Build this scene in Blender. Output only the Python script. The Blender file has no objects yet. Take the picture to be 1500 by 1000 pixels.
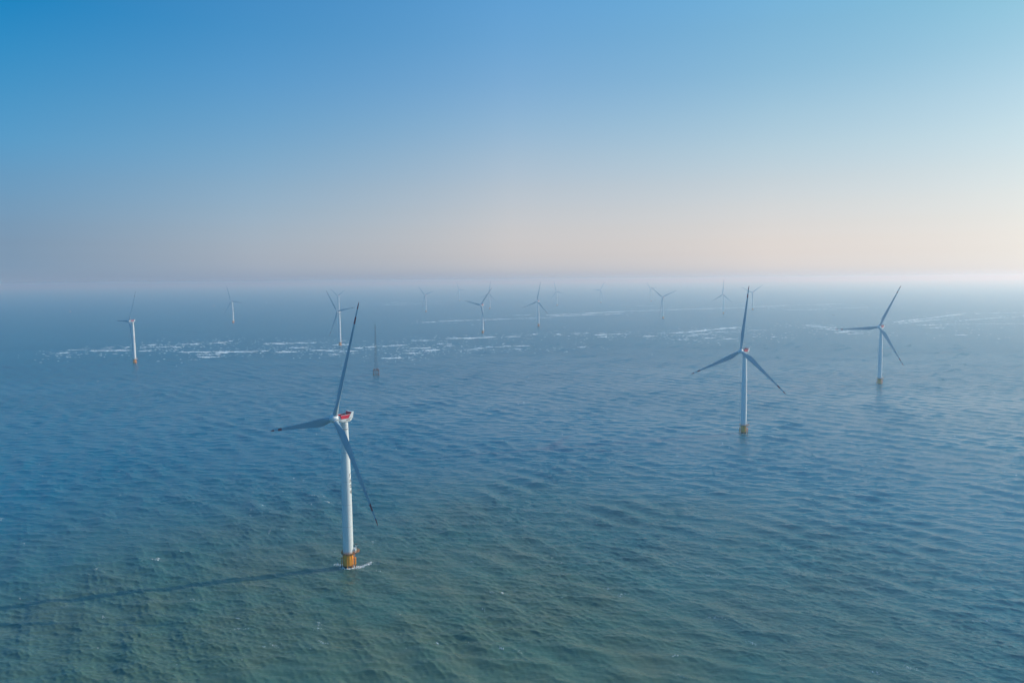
import bpy, bmesh, math, random
import numpy as np
from mathutils import Matrix, Vector
R = math.radians
scene = bpy.context.scene

# ------------------------------------------------------------------ camera
CAM_H, PITCH, ROLL, FOC = 168.7546, 0.08398, -0.009058, 1078.816
cam_d = bpy.data.cameras.new('camera'); cam = bpy.data.objects.new('camera', cam_d)
scene.collection.objects.link(cam)
cam_d.sensor_width = 36.0; cam_d.lens = 36.0 * FOC / 1500.0
cam_d.clip_start = 1.0; cam_d.clip_end = 200000.0
f_ = Vector((0, math.cos(PITCH), -math.sin(PITCH))); u0 = Vector((0, math.sin(PITCH), math.cos(PITCH))); r0 = Vector((1, 0, 0))
r_ = r0 * math.cos(ROLL) + u0 * math.sin(ROLL); u_ = u0 * math.cos(ROLL) - r0 * math.sin(ROLL)
M = Matrix((r_, u_, -f_)).transposed().to_4x4(); M.translation = Vector((0, 0, CAM_H))
cam.matrix_world = M
scene.camera = cam

# ------------------------------------------------------------------ light
SUN_AZ, SUN_EL = 16.5, 22.0            # azimuth counted from +X towards +Y
SKY_STRENGTH, SUN_STRENGTH, EXPOSURE = 0.15, 3.8, 0.0
world = bpy.data.worlds.new('World'); scene.world = world; world.use_nodes = True
nt = world.node_tree; nt.nodes.clear()
def N(t, kind, **kw):
    n = t.nodes.new(kind)
    for k, v in kw.items(): setattr(n, k, v)
    return n
out = N(nt, 'ShaderNodeOutputWorld'); bg = N(nt, 'ShaderNodeBackground'); bg.inputs[1].default_value = SKY_STRENGTH
sky = N(nt, 'ShaderNodeTexSky', sky_type='NISHITA'); sky.sun_disc = False
sky.sun_elevation = R(SUN_EL); sky.sun_rotation = R(90 - SUN_AZ)
sky.altitude = 0; sky.air_density = 1.0; sky.dust_density = 1.6; sky.ozone_density = 3.0
# thin high air: tint of the sky by height above the horizon (direction in the world)
tc = N(nt, 'ShaderNodeTexCoord'); sx = N(nt, 'ShaderNodeSeparateXYZ'); nt.links.new(tc.outputs['Generated'], sx.inputs[0])
# tint of the air by height (z of the direction) for five bearings, from away from the sun to near it
SKY_TINT = [
    [(0.0005, (1.414, 1.819, 2.894)), (0.004, (1.238, 1.628, 2.644)), (0.008, (1.036, 1.404, 2.343)), (0.013, (0.872, 1.218, 2.082)), (0.02, (0.711, 1.015, 1.769)), (0.03, (0.597, 0.826, 1.413)), (0.045, (0.529, 0.692, 1.113)), (0.065, (0.489, 0.641, 0.951)), (0.09, (0.462, 0.645, 0.887)), (0.12, (0.423, 0.672, 0.880)), (0.16, (0.349, 0.742, 0.947)), (0.2, (0.279, 0.760, 0.968)), (0.25, (0.170, 0.769, 1.008)), (0.3, (0.064, 0.750, 1.039)), (0.62, (0.059, 0.799, 1.189)), (1, (0.150, 1.464, 2.002))],
    [(0.0005, (1.674, 2.047, 3.239)), (0.004, (1.541, 1.880, 2.980)), (0.008, (1.408, 1.696, 2.674)), (0.013, (1.318, 1.553, 2.413)), (0.02, (1.210, 1.376, 2.086)), (0.03, (1.081, 1.159, 1.683)), (0.045, (0.984, 1.006, 1.362)), (0.065, (0.920, 0.923, 1.152)), (0.09, (0.860, 0.891, 1.042)), (0.12, (0.805, 0.888, 0.991)), (0.16, (0.699, 0.907, 1.002)), (0.2, (0.589, 0.922, 1.043)), (0.25, (0.467, 0.928, 1.108)), (0.3, (0.359, 0.922, 1.134)), (0.62, (0.103, 0.979, 1.391)), (1, (0.150, 1.465, 2.002))],
    [(0.0005, (1.720, 2.078, 3.211)), (0.004, (1.633, 1.934, 2.955)), (0.008, (1.569, 1.784, 2.650)), (0.013, (1.548, 1.673, 2.386)), (0.02, (1.471, 1.504, 2.061)), (0.03, (1.363, 1.293, 1.669)), (0.045, (1.305, 1.141, 1.349)), (0.065, (1.283, 1.056, 1.136)), (0.09, (1.256, 1.019, 1.019)), (0.12, (1.220, 1.014, 0.967)), (0.16, (1.118, 1.033, 0.977)), (0.2, (0.969, 1.043, 1.018)), (0.25, (0.796, 1.029, 1.073)), (0.3, (0.660, 1.041, 1.133)), (0.62, (0.148, 1.206, 1.594)), (1, (0.150, 1.465, 2.003))],
    [(0.0005, (1.416, 1.746, 2.751)), (0.004, (1.355, 1.629, 2.514)), (0.008, (1.306, 1.497, 2.217)), (0.013, (1.278, 1.389, 1.959)), (0.02, (1.194, 1.242, 1.695)), (0.03, (1.114, 1.081, 1.385)), (0.045, (1.071, 0.966, 1.135)), (0.065, (1.045, 0.900, 0.968)), (0.09, (1.041, 0.884, 0.877)), (0.12, (1.013, 0.886, 0.831)), (0.16, (0.942, 0.919, 0.836)), (0.2, (0.849, 0.927, 0.849)), (0.25, (0.698, 0.913, 0.872)), (0.3, (0.616, 0.932, 0.915)), (0.62, (0.208, 1.348, 1.652)), (1, (0.150, 1.465, 2.003))],
    [(0.0005, (1.007, 1.279, 2.133)), (0.004, (0.951, 1.190, 1.931)), (0.008, (0.890, 1.086, 1.674)), (0.013, (0.842, 1.007, 1.519)), (0.02, (0.792, 0.916, 1.328)), (0.03, (0.755, 0.824, 1.125)), (0.045, (0.745, 0.759, 0.948)), (0.065, (0.747, 0.727, 0.822)), (0.09, (0.762, 0.728, 0.754)), (0.12, (0.760, 0.743, 0.722)), (0.16, (0.732, 0.772, 0.723)), (0.2, (0.680, 0.778, 0.729)), (0.25, (0.581, 0.779, 0.735)), (0.3, (0.504, 0.798, 0.752)), (0.62, (0.261, 1.488, 1.707)), (1, (0.150, 1.465, 2.003))],
]
def set_ramp(rp, stops):
    e = rp.color_ramp.elements
    while len(e) > 1: e.remove(e[-1])
    e[0].position = stops[0][0]; e[0].color = (*stops[0][1], 1)
    for p, c in stops[1:]:
        k = e.new(p); k.color = (*c, 1)
vm = N(nt, 'ShaderNodeVectorMath', operation='MULTIPLY'); vm.inputs[1].default_value = (1, 1, 0); nt.links.new(tc.outputs['Generated'], vm.inputs[0])
nm = N(nt, 'ShaderNodeVectorMath', operation='NORMALIZE'); nt.links.new(vm.outputs[0], nm.inputs[0])
dp = N(nt, 'ShaderNodeVectorMath', operation='DOT_PRODUCT'); dp.inputs[1].default_value = (math.cos(R(SUN_AZ)), math.sin(R(SUN_AZ)), 0); nt.links.new(nm.outputs[0], dp.inputs[0])
prev = None
BEARING = [-0.3017, -0.0438, 0.285, 0.5824, 0.7735]
for k_, stops in enumerate(SKY_TINT):
    rp = N(nt, 'ShaderNodeValToRGB'); nt.links.new(sx.outputs[2], rp.inputs[0]); rp.color_ramp.interpolation = 'LINEAR'
    set_ramp(rp, [(p_, tuple(v_ / 3 for v_ in c_)) for p_, c_ in stops])
    if prev is None: prev = rp.outputs[0]; continue
    lo, hi = BEARING[k_ - 1], BEARING[k_]
    mr = N(nt, 'ShaderNodeMapRange', interpolation_type='SMOOTHSTEP' if False else 'LINEAR'); mr.inputs[1].default_value = lo; mr.inputs[2].default_value = hi
    nt.links.new(dp.outputs['Value'], mr.inputs[0])
    mx = N(nt, 'ShaderNodeMix', data_type='RGBA'); nt.links.new(mr.outputs[0], mx.inputs[0]); nt.links.new(prev, mx.inputs[6]); nt.links.new(rp.outputs[0], mx.inputs[7])
    prev = mx.outputs[2]
mul = N(nt, 'ShaderNodeVectorMath', operation='MULTIPLY'); nt.links.new(sky.outputs[0], mul.inputs[0]); nt.links.new(prev, mul.inputs[1])
sc3 = N(nt, 'ShaderNodeVectorMath', operation='SCALE'); sc3.inputs[3].default_value = 3.0; nt.links.new(mul.outputs[0], sc3.inputs[0])
nt.links.new(sc3.outputs[0], bg.inputs[0]); nt.links.new(bg.outputs[0], out.inputs[0])

sun_dir = Vector((math.cos(R(SUN_EL)) * math.cos(R(SUN_AZ)), math.cos(R(SUN_EL)) * math.sin(R(SUN_AZ)), math.sin(R(SUN_EL))))
sd = bpy.data.lights.new('sun', 'SUN'); sd.energy = SUN_STRENGTH; sd.angle = R(0.53); sd.color = (1.0, 0.82, 0.64)
sun = bpy.data.objects.new('sun', sd); scene.collection.objects.link(sun)
sun.rotation_euler = (-sun_dir).to_track_quat('-Z', 'Y').to_euler(); sun.location = (0, 0, 400)

vs = scene.view_settings; vs.view_transform = 'Standard'; vs.look = 'None'; vs.exposure = EXPOSURE; vs.gamma = 1.0; vs.use_curve_mapping = False
cy = scene.cycles
cy.max_bounces = 8; cy.volume_bounces = 2; cy.diffuse_bounces = 2; cy.glossy_bounces = 3; cy.caustics_reflective = False; cy.caustics_refractive = False
cy.use_denoising = True
cy.use_adaptive_sampling = False
HAZE_DENSITY, HAZE_G = 0.00021, 0.44
HAZE_COL = (0.53, 0.72, 0.88)

# ------------------------------------------------------------------ helpers
def link(o): scene.collection.objects.link(o); return o
def tag(o, label=None, cat=None, group=None, kind=None):
    if label: o['label'] = label
    if cat: o['category'] = cat
    if group: o['group'] = group
    if kind: o['kind'] = kind
    return o
def empty(name, loc):
    o = bpy.data.objects.new(name, None); o.location = loc; o.empty_display_size = 2; return link(o)
def obj(name, bm, mats, parent=None, smooth=True, angle=40):
    me = bpy.data.meshes.new(name); bm.normal_update(); bm.to_mesh(me); bm.free()
    for m in (mats if isinstance(mats, (list, tuple)) else [mats]): me.materials.append(m)
    if smooth:
        me.shade_smooth(); me.set_sharp_from_angle(angle=R(angle))
    o = bpy.data.objects.new(name, me); link(o)
    if parent: o.parent = parent
    return o
def box(bm, cx, cy_, cz, sx_, sy_, sz_, mat=None, mi=0):
    vs_ = []
    for x in (-.5, .5):
        for y in (-.5, .5):
            for z in (-.5, .5):
                v = Vector((x * sx_, y * sy_, z * sz_))
                if mat: v = mat @ v
                vs_.append(bm.verts.new((v.x + cx, v.y + cy_, v.z + cz)))
    for f in ((0, 1, 3, 2), (4, 6, 7, 5), (0, 4, 5, 1), (2, 3, 7, 6), (0, 2, 6, 4), (1, 5, 7, 3)):
        bm.faces.new([vs_[i] for i in f]).material_index = mi
def tube(bm, a, b, r, n=6, r2=None, mi=0):
    a, b = Vector(a), Vector(b); d = (b - a).normalized()
    s = d.orthogonal().normalized(); t = d.cross(s); r2 = r if r2 is None else r2
    A = [bm.verts.new(a + (s * math.cos(k * 2 * math.pi / n) + t * math.sin(k * 2 * math.pi / n)) * r) for k in range(n)]
    B = [bm.verts.new(b + (s * math.cos(k * 2 * math.pi / n) + t * math.sin(k * 2 * math.pi / n)) * r2) for k in range(n)]
    for k in range(n):
        bm.faces.new((A[k], A[(k + 1) % n], B[(k + 1) % n], B[k])).material_index = mi
    bm.faces.new(A[::-1]).material_index = mi; bm.faces.new(B).material_index = mi
def lathe(bm, prof, n=40, mi=None, cap=True, axis='z'):
    rings = []
    for r, z in prof:
        ring = []
        for k in range(n):
            a = k * 2 * math.pi / n
            p = (r * math.cos(a), r * math.sin(a), z)
            if axis == 'y': p = (p[0], p[2], p[1])
            ring.append(bm.verts.new(p))
        rings.append(ring)
    for i in range(len(rings) - 1):
        for k in range(n):
            f = bm.faces.new((rings[i][k], rings[i][(k + 1) % n], rings[i + 1][(k + 1) % n], rings[i + 1][k]))
            f.material_index = mi[i] if mi else 0
    if cap:
        bm.faces.new(rings[0][::-1]); bm.faces.new(rings[-1])
    bmesh.ops.recalc_face_normals(bm, faces=bm.faces[:])

# ------------------------------------------------------------------ materials
def paint(name, col, rough=0.45, var=0.06, dirt=None, scale=0.6, stretch=0.15):
    m = bpy.data.materials.new(name); m.use_nodes = True; t = m.node_tree; p = t.nodes['Principled BSDF']
    p.inputs['Roughness'].default_value = rough
    c = N(t, 'ShaderNodeTexCoord'); mp = N(t, 'ShaderNodeMapping'); mp.inputs['Scale'].default_value = (1, 1, stretch)
    t.links.new(c.outputs['Object'], mp.inputs[0])
    n = N(t, 'ShaderNodeTexNoise'); n.inputs['Scale'].default_value = scale; n.inputs['Detail'].default_value = 5
    t.links.new(mp.outputs[0], n.inputs['Vector'])
    r = N(t, 'ShaderNodeValToRGB'); d = dirt or tuple(x * (1 - 2.5 * var) for x in col)
    set_ramp(r, [(0.28, d), (0.55, col), (0.8, tuple(min(1, x * (1 + var)) for x in col))])
    t.links.new(n.outputs[0], r.inputs[0]); t.links.new(r.outputs[0], p.inputs['Base Color'])
    return m
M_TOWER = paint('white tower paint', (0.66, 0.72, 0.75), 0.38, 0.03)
M_NAC = paint('white nacelle shell', (0.68, 0.72, 0.74), 0.4, 0.04)
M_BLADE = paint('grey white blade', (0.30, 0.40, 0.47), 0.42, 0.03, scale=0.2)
M_RED = paint('red paint', (0.62, 0.018, 0.055), 0.45, 0.08)
M_TIP = paint('dark red tip paint', (0.30, 0.012, 0.03), 0.5, 0.08)
M_YEL = paint('yellow steel paint', (0.95, 0.37, 0.012), 0.5, 0.05, dirt=(0.75, 0.26, 0.016), scale=0.8)
M_WET = paint('weed dark wet steel', (0.035, 0.035, 0.03), 0.35, 0.15)
M_ORANGE = paint('orange rail paint', (0.72, 0.25, 0.02), 0.5, 0.08)
M_GRATE = paint('brown deck grating', (0.20, 0.10, 0.05), 0.7, 0.15)
M_DARK = paint('dark grey steel', (0.06, 0.06, 0.065), 0.5, 0.1)
M_BLACK = paint('black lettering paint', (0.02, 0.02, 0.022), 0.5, 0.02)
M_SEAM = paint('grey flange joint', (0.40, 0.41, 0.42), 0.5, 0.05)
M_RUST = paint('red brown jacket steel', (0.30, 0.10, 0.06), 0.6, 0.15)
M_MAST = paint('galvanised mast steel', (0.05, 0.05, 0.055), 0.5, 0.1)
M_BUOY = paint('faded orange buoy paint', (0.75, 0.22, 0.06), 0.5, 0.08)
M_PALE = paint('pale boat paint', (0.75, 0.72, 0.66), 0.5, 0.05)

# ------------------------------------------------------------------ the sea: real waves on one sheet
rng = np.random.default_rng(11)
WIND = R(45)
NW = 260
lam = np.exp(rng.uniform(np.log(1.6), np.log(50), NW)); lam = np.sort(lam)[::-1]
spread = np.where(lam > 19, 0.28, np.where(lam > 8, 0.36, 0.5))
wdir = np.where(lam > 19, WIND, R(76)) + rng.normal(0, 1, NW) * spread
kk = 2 * np.pi / lam
SLOPE = 0.255
shape = lam * np.where(lam < 24, 1.0, np.exp(-((lam - 24) / 11.0) ** 2)) * np.where(lam > 19, 1.15, np.where(lam > 8, 1.25, np.where(lam < 6, 1.9, 1.3)))
amp = shape / np.sqrt(((shape * kk) ** 2).sum() / 2) * SLOPE      # the same steepness in every octave, as on a wind sea
phs = rng.uniform(0, 2 * np.pi, NW)
kx, ky = kk * np.cos(wdir), kk * np.sin(wdir)
CHOP = 0.70
def waves(x, y, sp):
    """height and sideways shift of the sea at x, y; waves too short for a grid of spacing sp are left out"""
    z = np.zeros_like(x); dx = np.zeros_like(x); dy = np.zeros_like(x)
    for i in range(NW):
        w = np.clip((lam[i] / sp - 1.1) / 0.9, 0, 1)
        if w.max() <= 0: continue
        th = kx[i] * x + ky[i] * y + phs[i]
        s = np.sin(th); a = amp[i] * w
        z += a * np.cos(th); dx -= CHOP * a * s * (kx[i] / kk[i]); dy -= CHOP * a * s * (ky[i] / kk[i])
    # groups of higher and lower waves
    g = 0.86 + 0.20 * np.sin(x * 0.021 + 0.013 * y + 1.0) * np.sin(y * 0.017 - x * 0.009) + 0.12 * np.sin(x * 0.047 - y * 0.031)
    return z * g, dx * g, dy * g
def spacing(r): return np.maximum(0.55, r * r / (CAM_H * 737.0) * 0.45)
rows = [0.0, 60, 110, 150, 180, 205]
while rows[-1] < 330: rows.append(rows[-1] + 1.2)
while rows[-1] < 3200: rows.append(rows[-1] + float(spacing(np.array(rows[-1]))))
while rows[-1] < 30000: rows.append(rows[-1] * 1.05)
rows = np.array(rows[1:])
dense = np.linspace(R(90 - 43), R(90 + 43), 1500); rest = np.linspace(R(90 + 43), R(360 + 47), 60)[1:-1]
angs = np.concatenate([dense, rest]); nA = len(angs); nR = len(rows)
rr, aa = np.meshgrid(rows, angs, indexing='ij')
X = (rr * np.cos(aa)).ravel(); Y = (rr * np.sin(aa)).ravel()
dr = np.gradient(rows); dstep = np.concatenate([np.full(len(dense), dense[1] - dense[0]), np.full(len(rest), rest[1] - rest[0])])
SP = np.maximum(dr[:, None], rows[:, None] * dstep[None, :] * 1.0).ravel()
Z, DX, DY = waves(X, Y, SP)
X2, Y2 = X + DX, Y + DY
co = np.zeros(((nR * nA) + 1, 3), np.float32); co[:-1, 0] = X2; co[:-1, 1] = Y2; co[:-1, 2] = Z
i = np.arange(nR - 1)[:, None]; j = np.arange(nA)[None, :]; jn = (j + 1) % nA
quads = np.stack([i * nA + j, (i + 1) * nA + j, (i + 1) * nA + jn, i * nA + jn], -1).reshape(-1, 4)
tris = np.stack([np.full(nA, nR * nA), np.arange(nA), (np.arange(nA) + 1) % nA], -1)
me = bpy.data.meshes.new('sea')
me.vertices.add(len(co)); me.vertices.foreach_set('co', co.ravel())
loops = np.concatenate([quads.ravel(), tris.ravel()]).astype(np.int32)
me.loops.add(len(loops)); me.loops.foreach_set('vertex_index', loops)
npoly = len(quads) + len(tris)
starts = np.concatenate([np.arange(len(quads)) * 4, len(quads) * 4 + np.arange(len(tris)) * 3]).astype(np.int32)
me.polygons.add(npoly); me.polygons.foreach_set('loop_start', starts)
me.update(calc_edges=True); me.validate(); me.shade_smooth()
m = bpy.data.materials.new('turbid sea water'); m.use_nodes = True; t = m.node_tree; p = t.nodes['Principled BSDF']
geo = N(t, 'ShaderNodeNewGeometry')
def noise(scale, detail, stretch=1.0, rot=0.0, rough=0.55):
    mp = N(t, 'ShaderNodeMapping', vector_type='POINT'); mp.inputs['Rotation'].default_value = (0, 0, rot); mp.inputs['Scale'].default_value = (stretch, 1, 1)
    t.links.new(geo.outputs['Position'], mp.inputs[0])
    n = N(t, 'ShaderNodeTexNoise'); n.inputs['Scale'].default_value = scale; n.inputs['Detail'].default_value = detail; n.inputs['Roughness'].default_value = rough
    t.links.new(mp.outputs[0], n.inputs['Vector']); return n
# clear blue water, and a cloud of silt over the shoal the nearest turbine stands on
WATER_CLEAR, WATER_SILT, WATER_SILT2 = (0.0, 0.138, 0.218), (0.062, 0.142, 0.106), (0.106, 0.140, 0.088)
n1 = noise(0.018, 5, 1.0, 0.4, 0.6)
vd = N(t, 'ShaderNodeVectorMath', operation='DISTANCE'); vd.inputs[1].default_value = (-60, 250, 0); t.links.new(geo.outputs['Position'], vd.inputs[0])
mr = N(t, 'ShaderNodeMapRange', interpolation_type='SMOOTHSTEP'); mr.inputs[1].default_value = 60; mr.inputs[2].default_value = 540; mr.inputs[3].default_value = 1.0; mr.inputs[4].default_value = 0.0
n2 = noise(0.004, 4, 1.0, 0.2, 0.6)
ma = N(t, 'ShaderNodeMath', operation='MULTIPLY_ADD'); ma.inputs[1].default_value = 260; ma.inputs[2].default_value = -130; t.links.new(n2.outputs[0], ma.inputs[0])
ad = N(t, 'ShaderNodeMath', operation='ADD'); t.links.new(vd.outputs['Value'], ad.inputs[0]); t.links.new(ma.outputs[0], ad.inputs[1]); t.links.new(ad.outputs[0], mr.inputs[0])
cr = N(t, 'ShaderNodeValToRGB'); set_ramp(cr, [(0.36, WATER_SILT), (0.66, WATER_SILT2)]); t.links.new(n1.outputs[0], cr.inputs[0])
mc = N(t, 'ShaderNodeMix', data_type='RGBA'); mc.inputs[6].default_value = (*WATER_CLEAR, 1)
t.links.new(mr.outputs[0], mc.inputs[0]); t.links.new(cr.outputs[0], mc.inputs[7]); t.links.new(mc.outputs[2], p.inputs['Base Color'])
p.inputs['Roughness'].default_value = 0.10; p.inputs['IOR'].default_value = 1.333; p.inputs['Specular IOR Level'].default_value = 0.40
# short waves the mesh does not carry: fine ripples everywhere, longer ones too where the mesh is coarse; gusts ruffle some patches more
b0 = noise(0.11, 3, 0.5, 0.1, 0.6); b1 = noise(0.5, 4, 0.42, 0.0, 0.6); b2 = noise(1.9, 3, 0.45, 0.12, 0.6); gu = noise(0.0055, 3, 0.45, 0.3, 0.5)
gm = N(t, 'ShaderNodeMapRange'); gm.inputs[1].default_value = 0.36; gm.inputs[2].default_value = 0.64; gm.inputs[3].default_value = 0.55; gm.inputs[4].default_value = 1.45
t.links.new(gu.outputs[0], gm.inputs[0])
rl_ = N(t, 'ShaderNodeVectorMath', operation='LENGTH'); t.links.new(geo.outputs['Position'], rl_.inputs[0])
rm = N(t, 'ShaderNodeMapRange', interpolation_type='SMOOTHSTEP'); rm.inputs[1].default_value = 650; rm.inputs[2].default_value = 2000; t.links.new(rl_.outputs['Value'], rm.inputs[0])
sl = N(t, 'ShaderNodeMapRange'); sn = N(t, 'ShaderNodeMapRange'); sn.inputs[3].default_value = 0.52; sn.inputs[4].default_value = 0.26; t.links.new(mr.outputs[0], sn.inputs[0]); t.links.new(sn.outputs[0], sl.inputs[3]); sl.inputs[4].default_value = 0.07      # a rough sea seen low mirrors far less than flat water
t.links.new(rm.outputs[0], sl.inputs[0]); t.links.new(sl.outputs[0], p.inputs['Specular IOR Level'])
rr_ = N(t, 'ShaderNodeMapRange'); rr_.inputs[3].default_value = 0.10; rr_.inputs[4].default_value = 0.27; t.links.new(rm.outputs[0], rr_.inputs[0]); t.links.new(rr_.outputs[0], p.inputs['Roughness'])
last = None
for tex_, dist_, far_ in ((b0, 4.5, True), (b1, 0.46, False), (b2, 0.12, False)):
    bu = N(t, 'ShaderNodeBump'); bu.inputs['Strength'].default_value = 1.0
    q_ = N(t, 'ShaderNodeMath', operation='MULTIPLY'); q_.inputs[1].default_value = dist_; t.links.new(gm.outputs[0], q_.inputs[0]); src = q_.outputs[0]
    if far_:
        q2 = N(t, 'ShaderNodeMath', operation='MULTIPLY'); t.links.new(src, q2.inputs[0]); t.links.new(rm.outputs[0], q2.inputs[1]); src = q2.outputs[0]
    t.links.new(src, bu.inputs['Distance']); t.links.new(tex_.outputs[0], bu.inputs['Height'])
    if last: t.links.new(last, bu.inputs['Normal'])
    last = bu.outputs[0]
t.links.new(last, p.inputs['Normal'])
me.materials.append(m)
sea = link(bpy.data.objects.new('sea', me)); tag(sea, kind='structure')

# ------------------------------------------------------------------ wind turbines
HUB_Z, OVER, TILT, BLADE_L = 90.0, 6.83, 0.0967, 70.2
DECK_Z, TOWER_TOP = 9.0, 87.0
def tower_r(z): return float(np.interp(z, [9, 25, 45, 61, 79, 87], [3.05, 3.02, 2.88, 2.64, 2.16, 1.9]))

def build_turbine():
    root = empty('wind_turbine', (0, 0, 0))
    # --- monopile with its wet foot
    bm = bmesh.new()
    lathe(bm, [(2.84, -8), (2.84, 1.5), (2.85, 1.52), (2.85, 8.55), (3.1, 8.6), (3.1, 8.82)], 40, mi=[1, 1, 0, 0, 0])
    for a in range(0, 360, 60):                     # cable tubes on the outside of the pile
        c = (2.98 * math.cos(R(a + 12)), 2.86 * math.sin(R(a + 12)))
        tube(bm, (*c, -4), (*c, 8.5), 0.16, 8)
    pile = obj('monopile', bm, [M_YEL, M_WET], root)
    # --- fender frames either side
    for ang in (47.0, 205.0):
        bm = bmesh.new(); ca, sa = math.cos(R(ang)), math.sin(R(ang))
        def pt(rad, off, z): return (ca * rad - sa * off, sa * rad + ca * off, z)
        for off in (-0.9, 0.9):
            tube(bm, pt(4.15, off, 1.5), pt(4.15, off, 5.6), 0.22, 8)
            tube(bm, pt(4.15, off, -4), pt(4.15, off, 1.5), 0.22, 8, mi=1)
            for z in (1.9, 5.4): tube(bm, pt(2.6, off, z), pt(4.15, off, z), 0.17, 6)
            tube(bm, pt(2.6, off, 3.6), pt(4.15, off, 3.6), 0.12, 6)
        z = -1.0
        while z < 8.4:
            tube(bm, pt(3.75, -0.3, z), pt(3.75, 0.3, z), 0.03, 5); z += 0.4
        for off in (-0.3, 0.3): tube(bm, pt(3.75, off, -2), pt(3.75, off, 9.9), 0.05, 5)
        obj('boat_landing', bm, [M_YEL, M_WET], pile)
    # --- working platform
    bm = bmesh.new()
    n = 48; wide = lambda a: 4.25 + 2.4 * math.exp(-((((a - 58 + 180) % 360) - 180) / 26.0) ** 2)
    rin, rout = [], []
    for zz in (DECK_Z - 0.18, DECK_Z):
        rin.append([bm.verts.new((3.12 * math.cos(R(k * 7.5)), 3.12 * math.sin(R(k * 7.5)), zz)) for k in range(n)])
        rout.append([bm.verts.new((wide(k * 7.5) * math.cos(R(k * 7.5)), wide(k * 7.5) * math.sin(R(k * 7.5)), zz)) for k in range(n)])
    for k in range(n):
        q = (k + 1) % n
        bm.faces.new((rin[0][k], rin[0][q], rout[0][q], rout[0][k])); bm.faces.new((rin[1][k], rout[1][k], rout[1][q], rin[1][q]))
        bm.faces.new((rout[0][k], rout[0][q], rout[1][q], rout[1][k])); bm.faces.new((rin[0][k], rin[1][k], rin[1][q], rin[0][q]))
    for a in range(0, 360, 45):
        tube(bm, (2.7 * math.cos(R(a)), 2.7 * math.sin(R(a)), DECK_Z - 1.5), ((wide(a) - .3) * math.cos(R(a)), (wide(a) - .3) * math.sin(R(a)), DECK_Z - 0.15), 0.11, 6)
    plat = obj('work_platform', bm, M_GRATE, root, smooth=False)
    bm = bmesh.new()
    for k in range(0, n, 2):
        a, b = R(k * 7.5), R((k + 2) * 7.5); ra, rb = wide(k * 7.5) - 0.08, wide(((k + 2) % n) * 7.5) - 0.08
        P = lambda r_k, an, z: (r_k * math.cos(an), r_k * math.sin(an), z)
        tube(bm, P(ra, a, DECK_Z), P(ra, a, DECK_Z + 1.25), 0.055, 5)
        for z in (0.18, 0.65, 1.2): tube(bm, P(ra, a, DECK_Z + z), P(rb, b, DECK_Z + z), 0.05 if z < 1 else 0.065, 5)
    obj('railing', bm, M_ORANGE, plat)
    # davit crane and the cabinets beside it
    bm = bmesh.new(); ca, sa = math.cos(R(50)), math.sin(R(50))
    tube(bm, (4.5 * ca, 4.5 * sa, DECK_Z), (4.5 * ca, 4.5 * sa, DECK_Z + 4.6), 0.30, 10, 0.22)
    tube(bm, (4.5 * ca, 4.5 * sa, DECK_Z + 4.4), (7.2 * ca, 7.2 * sa, DECK_Z + 5.0), 0.17, 8, 0.12, mi=1)
    tube(bm, (4.5 * ca, 4.5 * sa, DECK_Z + 2.4), (5.9 * ca, 5.9 * sa, DECK_Z + 4.6), 0.09, 6)
    box(bm, 4.5 * ca, 4.5 * sa, DECK_Z + 4.75, 0.8, 0.6, 0.6, mi=1)
    tube(bm, (7.1 * ca, 7.1 * sa, DECK_Z + 2.6), (7.1 * ca, 7.1 * sa, DECK_Z + 5.0), 0.035, 5, mi=1)
    obj('davit_crane', bm, [M_NAC, M_DARK], plat)
    bm = bmesh.new()
    for an, w in ((38, 1.1), (66, 1.4)):
        box(bm, 4.0 * math.cos(R(an)), 4.0 * math.sin(R(an)), DECK_Z + 1.1, w, w * .8, 2.2, Matrix.Rotation(R(an), 3, 'Z'))
    bmesh.ops.bevel(bm, geom=bm.edges[:], offset=0.06, segments=2, affect='EDGES')
    obj('equipment_cabinet', bm, M_NAC, plat)
    # --- tower in five flanged cans
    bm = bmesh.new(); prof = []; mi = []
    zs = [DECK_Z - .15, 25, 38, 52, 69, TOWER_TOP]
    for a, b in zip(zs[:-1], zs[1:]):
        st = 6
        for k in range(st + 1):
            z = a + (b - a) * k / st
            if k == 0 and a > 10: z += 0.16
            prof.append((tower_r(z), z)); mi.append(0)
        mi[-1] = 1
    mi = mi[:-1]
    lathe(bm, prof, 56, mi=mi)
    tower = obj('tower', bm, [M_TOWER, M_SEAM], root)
    bm = bmesh.new()
    lathe(bm, [(1.98, 82.6), (2.2, 82.7), (2.2, 83.3), (1.98, 83.4)], 40)
    for zc in (84.2, 85.4): lathe(bm, [(1.90, zc), (2.08, zc + .03), (2.08, zc + .22), (1.90, zc + .25)], 40)
    obj('collar', bm, M_SEAM, tower)
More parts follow.
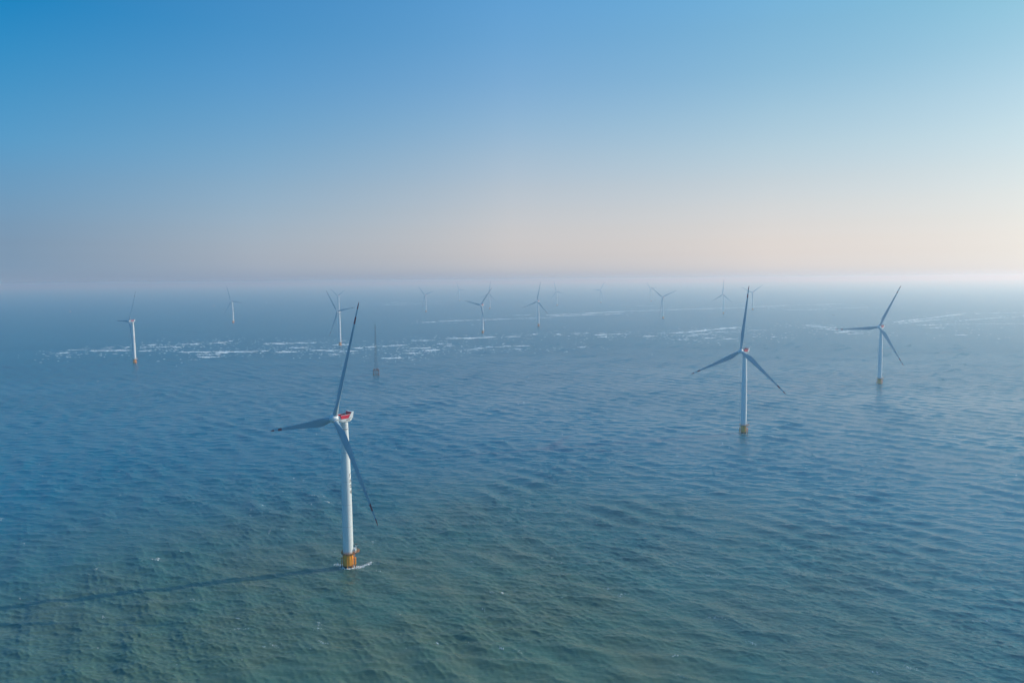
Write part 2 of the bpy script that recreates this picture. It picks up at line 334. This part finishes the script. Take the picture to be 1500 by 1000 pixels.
    # lettering wrapped round the tower, reading downwards
    def lettering(text, size, zc, az_local, pitch, rfun, name, parent, mat):
        bm = bmesh.new()
        for q, chv in enumerate(text):
            cu = bpy.data.curves.new('glyph', 'FONT'); cu.body = chv; cu.size = size; cu.align_x = 'CENTER'; cu.align_y = 'CENTER'; cu.offset = 0.012 * size
            tmp = link(bpy.data.objects.new('glyph', cu)); dg = bpy.context.evaluated_depsgraph_get()
            mm = bpy.data.meshes.new_from_object(tmp.evaluated_get(dg)); b2_ = bmesh.new(); b2_.from_mesh(mm)
            bmesh.ops.triangulate(b2_, faces=b2_.faces[:])
            bmesh.ops.subdivide_edges(b2_, edges=[e for e in b2_.edges if e.calc_length() > 0.5], cuts=2)
            off = len(bm.verts); z0 = zc - q * pitch; vmap = {}
            for v in b2_.verts:
                z = z0 + v.co.y; rad = rfun(z) + 0.02; an = az_local + v.co.x / rad
                vmap[v] = bm.verts.new((rad * math.cos(an), rad * math.sin(an), z))
            for f in b2_.faces: bm.faces.new([vmap[v] for v in f.verts])
            b2_.free(); bpy.data.objects.remove(tmp); bpy.data.curves.remove(cu)
        return obj(name, bm, mat, parent, smooth=False)
    lettering('广东粤电', 2.6, 55.5, R(-12 + 43.3), 3.35, tower_r, 'lettering', tower, M_BLACK)
    # --- nacelle
    bm = bmesh.new()
    secs = [(-5.0, 1.75, 88.1, 91.5), (-4.2, 2.15, 87.35, 91.1), (-2.5, 2.4, 87.0, 90.6), (0.5, 2.45, 86.95, 90.4), (2.4, 2.4, 87.1, 90.4), (3.6, 2.15, 87.7, 90.4)]
    rings = []
    for y, hw, z0, z1 in secs:
        ring = []
        for k in range(20):
            a = k * 2 * math.pi / 20; ce, se = math.cos(a), math.sin(a); e = 0.42
            xx = hw * math.copysign(abs(ce) ** e, ce); zz = (z0 + z1) / 2 + (z1 - z0) / 2 * math.copysign(abs(se) ** e, se)
            ring.append(bm.verts.new((xx, y, zz)))
        rings.append(ring)
    for a, b in zip(rings[:-1], rings[1:]):
        for k in range(20): bm.faces.new((a[k], a[(k + 1) % 20], b[(k + 1) % 20], b[k]))
    bm.faces.new(rings[0]); bm.faces.new(rings[-1][::-1])
    bmesh.ops.recalc_face_normals(bm, faces=bm.faces[:])
    nac = obj('nacelle', bm, M_NAC, root)
    # red bulwark round the roof deck
    bm = bmesh.new()
    def panel(pts, th, mi=0):
        P_ = [Vector(q) for q in pts]; nrm = (P_[1] - P_[0]).cross(P_[2] - P_[0]).normalized() * th
        A = [bm.verts.new(q) for q in P_]; B = [bm.verts.new(q + nrm) for q in P_]
        k = len(P_); bm.faces.new(A[::-1]).material_index = mi; bm.faces.new(B).material_index = mi
        for q in range(k): bm.faces.new((A[q], A[(q + 1) % k], B[(q + 1) % k], B[q])).material_index = mi
    for s in (-1, 1):
        panel([(s * 2.46, -4.0, 89.45), (s * 2.50, 0.9, 89.3), (s * 2.66, 2.75, 91.55), (s * 2.62, -3.9, 91.45)], 0.12 * s)
        tube(bm, (s * 2.56, -3.95, 91.5), (s * 2.6, 2.75, 91.6), 0.09, 6, mi=1)
    panel([(-2.45, -4.0, 90.2), (2.45, -4.0, 90.2), (2.6, -3.9, 91.45), (-2.6, -3.9, 91.45)], 0.12)
    box(bm, 0, -0.7, 90.62, 4.7, 6.4, 0.12)
    for x, y, w, l, h in ((0.6, -2.2, 1.4, 1.6, .5), (-1.0, 0.4, 1.2, 1.2, .35)): box(bm, x, y, 90.68 + h / 2, w, l, h)
    bmesh.ops.recalc_face_normals(bm, faces=bm.faces[:])
    obj('roof_deck', bm, [M_RED, M_NAC], nac, smooth=False)
    # cooler wall at the back between two white end fins
    bm = bmesh.new()
    box(bm, 0, 2.95, 91.6, 5.0, 0.5, 2.5)
    for s in (-1, 1):
        o_ = len(bm.verts)
        prof_ = [(1.15, 89.7), (4.0, 89.3), (4.05, 90.2), (4.55, 93.0), (3.55, 93.05)]
        A = [bm.verts.new((s * 2.53, y, z)) for y, z in prof_]; B = [bm.verts.new((s * 2.83, y, z)) for y, z in prof_]
        fs = [bm.faces.new(A), bm.faces.new(B)] + [bm.faces.new((A[q], A[(q + 1) % 5], B[(q + 1) % 5], B[q])) for q in range(5)]
        for f in fs: f.material_index = 1
    box(bm, 0, 3.35, 92.95, 5.3, 1.0, 0.24, mi=1)
    box(bm, 0, 4.0, 88.9, 2.6, 0.9, 1.3, mi=1)
    bmesh.ops.recalc_face_normals(bm, faces=bm.faces[:])
    obj('cooler', bm, [M_RED, M_NAC], nac, smooth=False)
    bm = bmesh.new()
    tube(bm, (-1.4, 3.3, 93.0), (-1.4, 3.3, 94.6), 0.05, 5); tube(bm, (-1.7, 3.3, 94.5), (-1.1, 3.3, 94.5), 0.05, 5)
    obj('wind_sensor', bm, M_DARK, nac)
    # small row of dark letters on the nacelle's side
    cu = bpy.data.curves.new('glyph', 'FONT'); cu.body = 'MYSE'; cu.size = 1.0; cu.align_x = 'CENTER'; cu.align_y = 'CENTER'; cu.extrude = 0.01; cu.offset = 0.02
    tmp = link(bpy.data.objects.new('glyph', cu)); mm = bpy.data.meshes.new_from_object(tmp.evaluated_get(bpy.context.evaluated_depsgraph_get()))
    bm = bmesh.new(); bm.from_mesh(mm); bpy.data.objects.remove(tmp); bpy.data.curves.remove(cu)
    for v in bm.verts: v.co = Vector((2.47 + v.co.z, 0.9 + v.co.x, 88.5 + v.co.y))
    obj('side_lettering', bm, M_BLACK, nac, smooth=False)
    # --- rotor
    Rh = Matrix.Translation((0, -OVER, HUB_Z)) @ Matrix.Rotation(-TILT, 4, 'X')
    bm = bmesh.new()
    lathe(bm, [(0.25, -2.75), (0.9, -2.6), (1.6, -2.15), (2.1, -1.4), (2.3, -0.5), (2.3, 0.9), (2.05, 1.55), (1.75, 1.8)], 36, axis='y')
    for q in range(3):
        a = q * 2 * math.pi / 3; d = Vector((math.sin(a), 0, math.cos(a)))
        tube(bm, d * 1.2, d * 2.75, 1.62, 24)
    hub = obj('rotor_hub', bm, M_NAC, root, angle=50); hub.matrix_basis = Rh
    # blade, along +Z, leading edge +X, wind side -Y
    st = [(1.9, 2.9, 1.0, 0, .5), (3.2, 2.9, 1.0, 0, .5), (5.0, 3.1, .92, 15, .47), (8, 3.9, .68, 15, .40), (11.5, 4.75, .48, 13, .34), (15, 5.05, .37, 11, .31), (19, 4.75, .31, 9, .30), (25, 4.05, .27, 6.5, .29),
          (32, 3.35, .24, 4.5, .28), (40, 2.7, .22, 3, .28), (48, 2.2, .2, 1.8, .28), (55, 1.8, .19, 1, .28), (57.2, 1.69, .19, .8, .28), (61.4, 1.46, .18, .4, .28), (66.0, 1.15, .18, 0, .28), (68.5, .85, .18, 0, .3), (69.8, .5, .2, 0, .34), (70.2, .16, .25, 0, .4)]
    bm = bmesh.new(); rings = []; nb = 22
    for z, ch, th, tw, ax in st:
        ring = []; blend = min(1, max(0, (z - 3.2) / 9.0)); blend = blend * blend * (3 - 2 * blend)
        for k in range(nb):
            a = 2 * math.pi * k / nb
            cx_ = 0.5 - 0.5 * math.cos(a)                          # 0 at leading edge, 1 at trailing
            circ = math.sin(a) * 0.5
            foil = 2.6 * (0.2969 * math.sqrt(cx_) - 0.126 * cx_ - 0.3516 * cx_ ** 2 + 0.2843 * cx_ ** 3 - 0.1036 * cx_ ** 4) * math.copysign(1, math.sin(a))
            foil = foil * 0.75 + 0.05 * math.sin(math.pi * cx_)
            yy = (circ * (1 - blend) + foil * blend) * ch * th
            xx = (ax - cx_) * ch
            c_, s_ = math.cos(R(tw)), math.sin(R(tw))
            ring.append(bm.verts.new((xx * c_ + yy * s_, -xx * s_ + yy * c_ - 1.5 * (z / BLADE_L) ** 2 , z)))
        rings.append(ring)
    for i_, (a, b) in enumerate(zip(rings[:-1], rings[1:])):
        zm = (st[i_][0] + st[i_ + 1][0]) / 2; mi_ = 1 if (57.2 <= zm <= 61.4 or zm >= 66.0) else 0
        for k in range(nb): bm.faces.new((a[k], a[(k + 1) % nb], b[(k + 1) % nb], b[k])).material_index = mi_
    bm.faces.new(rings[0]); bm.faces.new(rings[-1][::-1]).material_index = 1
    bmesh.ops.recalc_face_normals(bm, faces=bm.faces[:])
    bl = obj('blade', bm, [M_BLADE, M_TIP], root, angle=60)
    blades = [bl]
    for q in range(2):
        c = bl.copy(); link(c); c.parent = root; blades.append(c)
    return root, Rh

def set_phase(root, Rh, phase):
    q = 0
    for c in root.children:
        if c.name.split('.')[0] == 'blade':
            c.matrix_basis = Rh @ Matrix.Rotation(R(phase) + q * 2 * math.pi / 3, 4, 'Y'); q += 1
def copy_tree(o, parent=None):
    c = o.copy(); link(c)
    if parent: c.parent = parent; c.matrix_parent_inverse = o.matrix_parent_inverse.copy()
    for ch in list(o.children): copy_tree(ch, c)
    return c

TURBINES = [
    (-98.0, 423.7, -133.3, 16.7, 'nearest and largest turbine, yellow foot in foam, its long shadow lying across the water'),
    (250.8, 789.7, -143.5, 4.1, 'large right hand turbine with one blade nearly upright and a blue shaded tower'),
    (575.8, 1145.2, -141.9, 24.0, 'rightmost turbine, one blade pointing level to the left, tower in blue shade'),
    (-792.5, 1537.9, -134.6, 28.6, 'leftmost turbine, seen almost edge on, sunlit tower at the left end of the foam'),
    (-1148.3, 3031.1, -122.0, 94.8, 'small distant turbine with pale lit tower, standing alone right of the leftmost turbine'),
    (-449.8, 1920.0, -125.4, 80.5, 'yellow footed turbine among the foam streaks, just left of the nearest upright blade tip'),
    (-919.9, 3926.4, -126.3, 61.6, 'faint Y posed turbine half hidden behind the one among the foam streaks'),
    (-456.6, 3919.3, -130.4, 72.1, 'faint Y posed turbine with pale tower beyond the lattice mast, by small foam specks'),
    (-416.6, 5910.4, -133.1, 92.8, 'faintest tiny turbine in the haze just left of the overlapping pair at centre'),
    (-92.2, 2313.2, -131.7, 40.0, 'front turbine of the overlapping centre pair, clearer, one blade hanging down its tower'),
    (-126.5, 4241.4, -130.2, 8.4, 'rear fainter turbine of the overlapping pair at centre, one blade upright'),
    (95.1, 2632.3, -130.7, 10.0, 'mid distance turbine right of the centre pair, one blade upright, reddish foot'),
    (284.0, 4621.0, -136.1, 100.2, 'faint hazy turbine just right of the clear mid distance one with upright blade'),
    (618.9, 5118.8, -137.9, 34.0, 'very faint tiny turbine in the haze, one blade level to the left'),
    (1016.5, 5371.8, -147.9, 78.4, 'barely visible turbine in the haze, just left of a clearer Y posed turbine'),
    (628.9, 3058.4, -132.5, 66.7, 'hazy Y posed turbine with thin pale tower, standing before the far foam line'),
    (983.5, 3422.2, -144.6, 2.1, 'hazy turbine with upright blade, left of the tall blade of the large right turbine'),
    (1243.2, 3800.5, -135.7, 54.8, 'faint Y posed turbine crossed by the tall blade tip of the large right turbine'),
]
proto, RH = build_turbine()
for i_, (x, y, yaw, ph, lab) in enumerate(TURBINES):
    o = proto if i_ == 0 else copy_tree(proto)
    o.location = (x, y, 0); o.rotation_euler = (0, 0, R(yaw + 90)); set_phase(o, RH, ph)
    tag(o, lab, 'wind turbine', 'wind turbines of the offshore farm')

# ------------------------------------------------------------------ lattice mast on its jacket
mast = tag(empty('lattice_mast', (-244, 1311, 0)), 'thin dark lattice mast on a red brown steel jacket rising from the water', 'mast')
mast.rotation_euler = (0, 0, R(14))
bm = bmesh.new()
h = 4.6
for sx_ in (-1, 1):
    for sy_ in (-1, 1):
        tube(bm, (sx_ * (h + .3), sy_ * (h + .3), -6), (sx_ * h, sy_ * h, 9.2), 0.55, 8)
for z0, z1 in ((1.2, 8.6),):
    for a, b in (((-1, -1), (1, -1)), ((1, -1), (1, 1)), ((1, 1), (-1, 1)), ((-1, 1), (-1, -1))):
        A0 = (a[0] * h, a[1] * h); B0 = (b[0] * h, b[1] * h)
        tube(bm, (*A0, z0), (*B0, z0), 0.35, 6); tube(bm, (*A0, z1), (*B0, z1), 0.4, 6)
        tube(bm, (*A0, z0), (*B0, z1), 0.26, 6); tube(bm, (*B0, z0), (*A0, z1), 0.26, 6)
obj('jacket', bm, M_RUST, mast)
bm = bmesh.new(); box(bm, 0, 0, 9.6, 10.6, 10.6, 0.5)
box(bm, 1.8, -1.5, 11.0, 3.0, 2.4, 2.3); box(bm, -2.6, 2.2, 10.8, 2.0, 2.0, 1.9)
for q in range(-5, 6):
    for s in (-1, 1):
        tube(bm, (q, s * 5.2, 9.85), (q, s * 5.2, 11), 0.07, 5); tube(bm, (s * 5.2, q, 9.85), (s * 5.2, q, 11), 0.07, 5)
for s in (-1, 1):
    tube(bm, (-5.2, s * 5.2, 11), (5.2, s * 5.2, 11), 0.08, 5); tube(bm, (s * 5.2, -5.2, 11), (s * 5.2, 5.2, 11), 0.08, 5)
obj('platform', bm, M_RUST, mast, smooth=False)
bm = bmesh.new()
def hw(z): return 2.9 + (0.35 - 2.9) * (z - 9.8) / (92 - 9.8)
tri = [R(90), R(210), R(330)]
P_ = lambda k, z: (hw(z) * 1.15 * math.cos(tri[k % 3]), hw(z) * 1.15 * math.sin(tri[k % 3]), z)
for k in range(3): tube(bm, P_(k, 9.8), P_(k, 92), 0.18, 6, 0.12)
z = 9.8; up = 0
while z < 90:
    s = max(1.6, hw(z) * 2.0); z2 = min(92, z + s)
    for k in range(3):
        tube(bm, P_(k, z2), P_(k + 1, z2), 0.065, 4); tube(bm, P_(k + (up % 2), z), P_(k + 1 - (up % 2), z2), 0.065, 4)
    z = z2; up += 1
tube(bm, (0, 0, 92), (0, 0, 95), 0.1, 5)
for z in (30, 50, 70, 85): tube(bm, (-hw(z) - 3, 0, z), (hw(z) + 3, 0, z), 0.09, 5)
obj('lattice_tower', bm, M_MAST, mast)

# ------------------------------------------------------------------ buoys and a boat
def buoy(loc, label, sc_, mat):
    r = tag(empty('buoy', loc), label, 'buoy', 'navigation buoys'); r.scale = (sc_,) * 3
    bm = bmesh.new(); lathe(bm, [(1.2, -1.2), (2.2, -0.5), (2.3, 0.7), (1.9, 1.0)], 20); obj('float', bm, mat, r)
    bm = bmesh.new()
    for k in range(4):
        a = R(45 + 90 * k); tube(bm, (1.5 * math.cos(a), 1.5 * math.sin(a), 0.95), (.5 * math.cos(a), .5 * math.sin(a), 5.6), 0.16, 6)
    lathe(bm, [(1.25, 1.6), (1.25, 2.0), (.75, 4.6), (.7, 4.8)], 14); lathe(bm, [(.7, 5.5), (.7, 5.7), (.35, 5.75), (.35, 6.6), (.1, 6.8)], 12)
    obj('top_tower', bm, mat, r)
buoy((-2624, 4377, 0), 'small orange buoy far out at the left, left of the leftmost turbine', 1.5, M_BUOY)
buoy((-2089, 5171, 0), 'tiny reddish buoy in the haze just left of the small distant turbine', 1.3, M_BUOY)
buoy((-1898, 5705, 0), 'tiny pale buoy in the haze right of the small distant turbine', 1.4, M_PALE)
bt = tag(empty('fishing_boat', (1410, 3226, 0)), 'tiny dark boat far out on the water left of the rightmost turbine', 'boat'); bt.rotation_euler = (0, 0, R(8))
bm = bmesh.new(); rings = []
for x, w, zt, zb in ((-6, 1.6, 1.5, -.4), (-4, 1.9, 1.4, -.6), (0, 2.0, 1.4, -.6), (3.5, 1.6, 1.8, -.5), (5.5, .8, 2.3, -.1), (6.5, .08, 2.7, .6)):
    rings.append([bm.verts.new((x, -w, zt)), bm.verts.new((x, -w * .7, zb)), bm.verts.new((x, w * .7, zb)), bm.verts.new((x, w, zt))])
for a, b in zip(rings[:-1], rings[1:]):
    for k in range(4): bm.faces.new((a[k], b[k], b[(k + 1) % 4], a[(k + 1) % 4]))
bm.faces.new(rings[0]); bm.faces.new(rings[-1]); bmesh.ops.recalc_face_normals(bm, faces=bm.faces[:])
obj('hull', bm, M_DARK, bt, angle=30)
bm = bmesh.new(); box(bm, -2.6, 0, 2.5, 3.2, 2.6, 2.2); box(bm, -2.6, 0, 3.75, 3.6, 3.0, .25); tube(bm, (-1, 0, 3.8), (-1, 0, 7), .1, 6)
obj('cabin', bm, M_DARK, bt, smooth=False)

# ------------------------------------------------------------------ foam: breakers on the shoals, small whitecaps, the wash round the nearest pile
STREAKS=[
(-1106,1779,-1085,1785,1), (-1124,1858,-1086,1882,0.5), (-1064,1843,-961,1837,1), (-1067,1928,-1052,1932,0.7), (-1019,1931,-1002,1933,1),
(-922,1816,-895,1814,0.8), (-987,1994,-973,1999,1), (-981,1935,-898,1930,0.4), (-888,1920,-870,1920,1), (-871,1834,-839,1831,0.4),
(-914,2014,-816,2041,0.5), (-873,2010,-865,2013,1), (-824,2051,-819,2052,1), (-818,2059,-805,2062,1), (-809,2101,-803,2105,1),
(-805,1783,-628,1773,1), (-700,1747,-689,1749,1), (-680,1782,-664,1783,1), (-738,1721,-688,1717,0.6), (-711,1658,-663,1654,0.8),
(-677,2011,-612,2000,1), (-609,2021,-539,2018,0.7), (-548,2019,-540,2023,1), (-569,1875,-527,1874,0.8), (-566,1761,-517,1756,0.9),
(-558,1784,-552,1787,1), (-605,1795,-598,1798,0.9), (-638,1803,-605,1795,0.5), (-491,1798,-460,1795,1), (-453,1788,-427,1789,1),
(-417,1690,-408,1692,1), (-471,1948,-434,1944,0.9), (-417,1757,-380,1774,0.8), (-395,1850,-376,1852,0.9), (-370,1874,-349,1884,1),
(-332,1890,-326,1891,1), (-319,1902,-286,1919,0.9), (-282,2065,-223,2065,0.7), (-249,1834,-201,1833,0.7), (-255,1766,-237,1767,0.7),
(-217,1766,-182,1778,0.8), (-192,1779,-186,1787,1), (-283,1598,-245,1598,0.8), (-252,1610,-247,1612,1), (-246,1701,-213,1701,0.9),
(-182,2128,-99,2129,1), (-129,2142,-76,2146,0.9), (-76,2156,-50,2164,0.9), (-16,2165,26,2170,0.7), (63,2258,72,2260,1),
(138,2249,147,2254,1), (190,2274,237,2277,0.6), (247,2211,293,2219,1), (258,2133,278,2133,0.8), (291,2233,354,2239,0.5),
(388,2141,412,2138,0.9), (446,2251,524,2256,0.5), (440,2011,468,2012,0.7), (474,2016,485,2020,0.9), (-204,1754,-186,1763,0.6),
(-169,1889,-152,1895,0.9), (-108,1783,-83,1786,0.6), (-85,1813,-76,1816,0.9), (-65,1844,-26,1844,0.6), (-26,1867,43,1867,0.6),
(8,1775,25,1775,0.7), (169,1817,186,1819,0.6), (-200,1951,-163,1951,0.5), (543,2202,606,2209,0.6), (538,2051,570,2057,0.8),
(583,2022,622,2027,0.5), (733,2073,745,2074,0.9), (495,2265,557,2287,0.8), (556,2302,655,2389,0.8), (657,2396,764,2490,1),
(501,2154,562,2159,0.5), (616,2285,705,2298,0.5), (765,2352,843,2326,0.3), (-361,2952,-276,2986,0.7), (-308,3020,-143,3095,0.7),
(-143,3101,16,3166,0.7), (16,3177,180,3216,0.4), (17,3468,82,3489,0.5), (161,3454,404,3616,0.9), (171,3337,404,3475,0.8),
(369,3608,580,3781,0.9), (417,3446,530,3562,0.6), (580,3781,794,3886,0.6), (815,3899,1183,4113,0.5), (841,3937,1187,3997,0.4),
(1178,4095,1515,4186,0.4), (1405,4267,1769,4435,0.4), (1773,4446,2064,4541,0.3), (1400,3771,1648,3819,0.3), (1727,3919,1928,3996,0.3),
(773,4574,914,4514,0.3), (-909,5181,-724,5159,0.5), (-928,5644,-884,5699,0.7), (-819,5548,-789,5588,0.5), (-739,5338,-490,5314,0.4),
(-646,5838,-489,5900,0.3), (-3427,7073,-3339,7139,0.3), (-921,1933,-900,1935,0.5), (-1030,1693,-1021,1700,0.5), (1023,2561,1061,2536,0.9),
(1013,2488,1071,2427,0.8), (1005,2402,1044,2269,0.7), (980,2219,1081,2258,0.6), (985,2162,1067,2185,0.4), (1398,2687,1582,2864,0.5),
(1499,2782,1764,3015,0.5), (1369,2608,1630,2831,0.35), (1724,2995,2050,3296,0.4), (1488,2716,1756,2910,0.3), (1386,2508,1492,2549,0.6),
(1345,2372,1404,2398,0.6), (1651,2735,2097,3011,0.3), (1255,2076,1300,2086,0.5), (1503,2548,1774,2546,0.25), (2040,3232,2306,3313,0.2)]
CAPS=[(-5,385), (-169,381), (-97,352), (-95,345), (-90,333), (-117,330), (51,391), (58,384), (71,300), (-6,325), (2,322), (107,419), (-157,568), (-143,553), (-150,571), (-154,548), (-320,469), (-372,523), (-368,516), (-219,441), (-219,437), (-248,424), (-135,347), (-113,331), (-15,365), (-12,386), (27,426), (155,302), (172,304), (171,307), (231,347), (110,330), (56,382), (120,411), (112,407), (-26,431), (-36,332), (-190,546), (-189,623), (-166,487), (-92,466), (-91,428), (-79,418), (-89,720), (101,354), (71,317), (-208,360), (-139,358)]
random.seed(5)
fv, ff = [], []
def blob(x, y, lx, ly, ang, h, z0=None):
    """one irregular low mound of foam riding on the water"""
    n = random.randint(7, 10); b = len(fv); c, s = math.cos(ang), math.sin(ang)
    pts = []
    for k in range(n):
        a = k * 2 * math.pi / n; q = random.uniform(0.5, 1.15)
        px, py = lx * q * math.cos(a), ly * q * math.sin(a)
        pts.append((x + px * c - py * s, y + px * s + py * c))
    pts.append((x + random.uniform(-.2, .2) * lx, y + random.uniform(-.2, .2) * ly))
    for k in range(n): fv.append((*pts[k], -0.07 - 0.1 * h))
    fv.append((*pts[n], h + 0.11))
    for k in range(n): ff.append((b + k, b + (k + 1) % n, b + n))
for x0, y0, x1, y1, br in STREAKS:
    L = math.hypot(x1 - x0, y1 - y0); ang = math.atan2(y1 - y0, x1 - x0); D = math.hypot((x0 + x1) / 2, (y0 + y1) / 2)
    depth = (3 + 8 * br) * min(3.0, (D / 1900) ** 1.5)
    n = max(5, int(L / 1.1 * (0.2 + br)))
    lump = [random.random() for _ in range(4)]; ph = random.uniform(0, 6.28); wl = random.uniform(25, 60)
    for _ in range(n):
        tt = min(random.random(), random.random() if br < .6 else 1.0)
        if random.random() < .55: tt = min(1, max(0, random.choice(lump) + random.gauss(0, .10)))      # clumps along the line
        env = 1 - abs(2 * tt - 1) ** 2
        sway = math.sin(tt * L / wl * 6.28 + ph) * depth * .35
        off = random.gauss(0, 0.5) * depth * (0.25 + env) + sway
        s = random.choice((.4, .5, .6, .8, 1.1, 1.6, 2.6)) * random.uniform(.7, 1.3)
        blob(x0 + (x1 - x0) * tt, y0 + (y1 - y0) * tt + off, s * (1.7 + 2.8 * br) * random.uniform(.6, 1.8), s * (.6 + 1.0 * br), random.gauss(0, .25), random.uniform(.1, .35) + .6 * br * random.random() ** 3)
    for _ in range(int(L / 9)):                           # torn trails drifting off the line
        tt = random.random(); blob(x0 + (x1 - x0) * tt + random.gauss(0, 12), y0 + (y1 - y0) * tt + abs(random.gauss(0, 1.6)) * depth, random.uniform(2, 9), random.uniform(.5, 1.4), random.gauss(0, .3), random.uniform(.02, .15))
    if br > 0.75:                                         # the crest of the breaker itself
        for _ in range(max(1, int(L / 9))):
            tt = random.random(); blob(x0 + (x1 - x0) * tt, y0 + (y1 - y0) * tt, random.uniform(3, 9), random.uniform(1.5, 3.5), random.gauss(0, .1), random.uniform(.6, 1.7))
# loose flecks round the shoal lines
for _ in range(2600):
    x0, y0, x1, y1, br = random.choice(STREAKS); tt = random.random(); k = random.uniform(.6, 2.0)
    D = math.hypot(x0, y0) / 1900
    blob(x0 + (x1 - x0) * tt + random.gauss(0, 45) * D, y0 + (y1 - y0) * tt + random.gauss(0, 75) * D, 2.4 * k * D, 1.1 * k * D, random.gauss(0, .3), random.uniform(.1, .5))
def cluster(x, y, ext, n, size, ang):
    for _ in range(n):
        u, v = random.gauss(0, ext), random.gauss(0, ext * .35)
        s = size * random.uniform(.35, 1.2)
        blob(x + u * math.cos(ang) - v * math.sin(ang), y + u * math.sin(ang) + v * math.cos(ang), s * random.uniform(1, 2.5), s * .5, ang + random.gauss(0, .6), random.uniform(.0, .08))
for x, y in CAPS:
    cluster(x, y, random.uniform(.5, 2.2), random.randint(6, 22), random.uniform(.16, .32), R(-45) + random.gauss(0, .5))
for _ in range(230):
    r = 330 + 1300 * random.random() ** 1.5; a = R(random.uniform(55, 125)); k = r / 600
    cluster(r * math.cos(a), r * math.sin(a), random.uniform(.2, .9) * k, random.randint(2, 7), random.uniform(.12, .25) * k, R(-45) + random.gauss(0, .6))
# wash round the nearest pile
for _ in range(90):
    a = random.uniform(0, 2 * math.pi); rad = 2.9 + abs(random.gauss(0, .8)); s = random.uniform(.12, .4)
    blob(-98.0 + rad * math.cos(a), 423.7 + rad * math.sin(a), s * 2, s, a + 1.57, random.uniform(0, .3))
for _ in range(170):
    tt = random.random(); s = random.uniform(.12, .38)
    blob(-98 + 3 + 9.5 * tt + random.gauss(0, .5), 423.7 - .5 + 6.5 * tt ** 2 + random.gauss(0, .9), s * 2, s * .7, random.uniform(-.5, .9), random.uniform(0, .2))
for _ in range(80):
    tt = random.random(); s = random.uniform(.1, .34)
    blob(-98 - 3 - 6 * tt + random.gauss(0, .5), 423.7 + 1.5 + 3.5 * tt + random.gauss(0, .8), s * 2, s * .7, random.uniform(-.9, .3), random.uniform(0, .15))
for tx, ty in [(t_[0], t_[1]) for t_ in TURBINES[1:6]]:
    for _ in range(30):
        a = random.uniform(0, 2 * math.pi); rad = 3.2 + abs(random.gauss(0, 1.2)); blob(tx + rad * math.cos(a), ty + rad * math.sin(a), .6, .3, a + 1.57, random.uniform(0, .3))
fa = np.array(fv); fr = np.hypot(fa[:, 0], fa[:, 1])
fa[:, 2] += waves(fa[:, 0], fa[:, 1], np.maximum(spacing(fr), fr * 0.001))[0]      # every fleck rides on the water below it
fm = bpy.data.meshes.new('sea_foam'); fm.from_pydata(fa.tolist(), [], ff); fm.shade_smooth()
m = paint('white foam', (0.92, 0.92, 0.90), 0.8, 0.03, scale=1.5, stretch=1); fm.materials.append(m)
tag(link(bpy.data.objects.new('sea_foam', fm)), 'white foam of breakers in long streaks and small whitecaps on the blue water', 'foam', kind='stuff')

# ------------------------------------------------------------------ haze: one box of even air round everything
bm = bmesh.new(); box(bm, 0, 0, (176 - 12) / 2, 90000, 90000, 176 + 12)
hz = bpy.data.materials.new('sea haze'); hz.use_nodes = True; t = hz.node_tree; t.nodes.clear()
o_ = N(t, 'ShaderNodeOutputMaterial'); v_ = N(t, 'ShaderNodeVolumePrincipled')
v_.inputs['Color'].default_value = (*HAZE_COL, 1); v_.inputs['Absorption Color'].default_value = (1, 0.45, 0, 1); v_.inputs['Density'].default_value = HAZE_DENSITY; v_.inputs['Anisotropy'].default_value = HAZE_G
t.links.new(v_.outputs[0], o_.inputs['Volume'])
haze = obj('haze', bm, hz, None, smooth=False); tag(haze, 'pale sea haze over the whole wind farm', 'haze', kind='stuff')
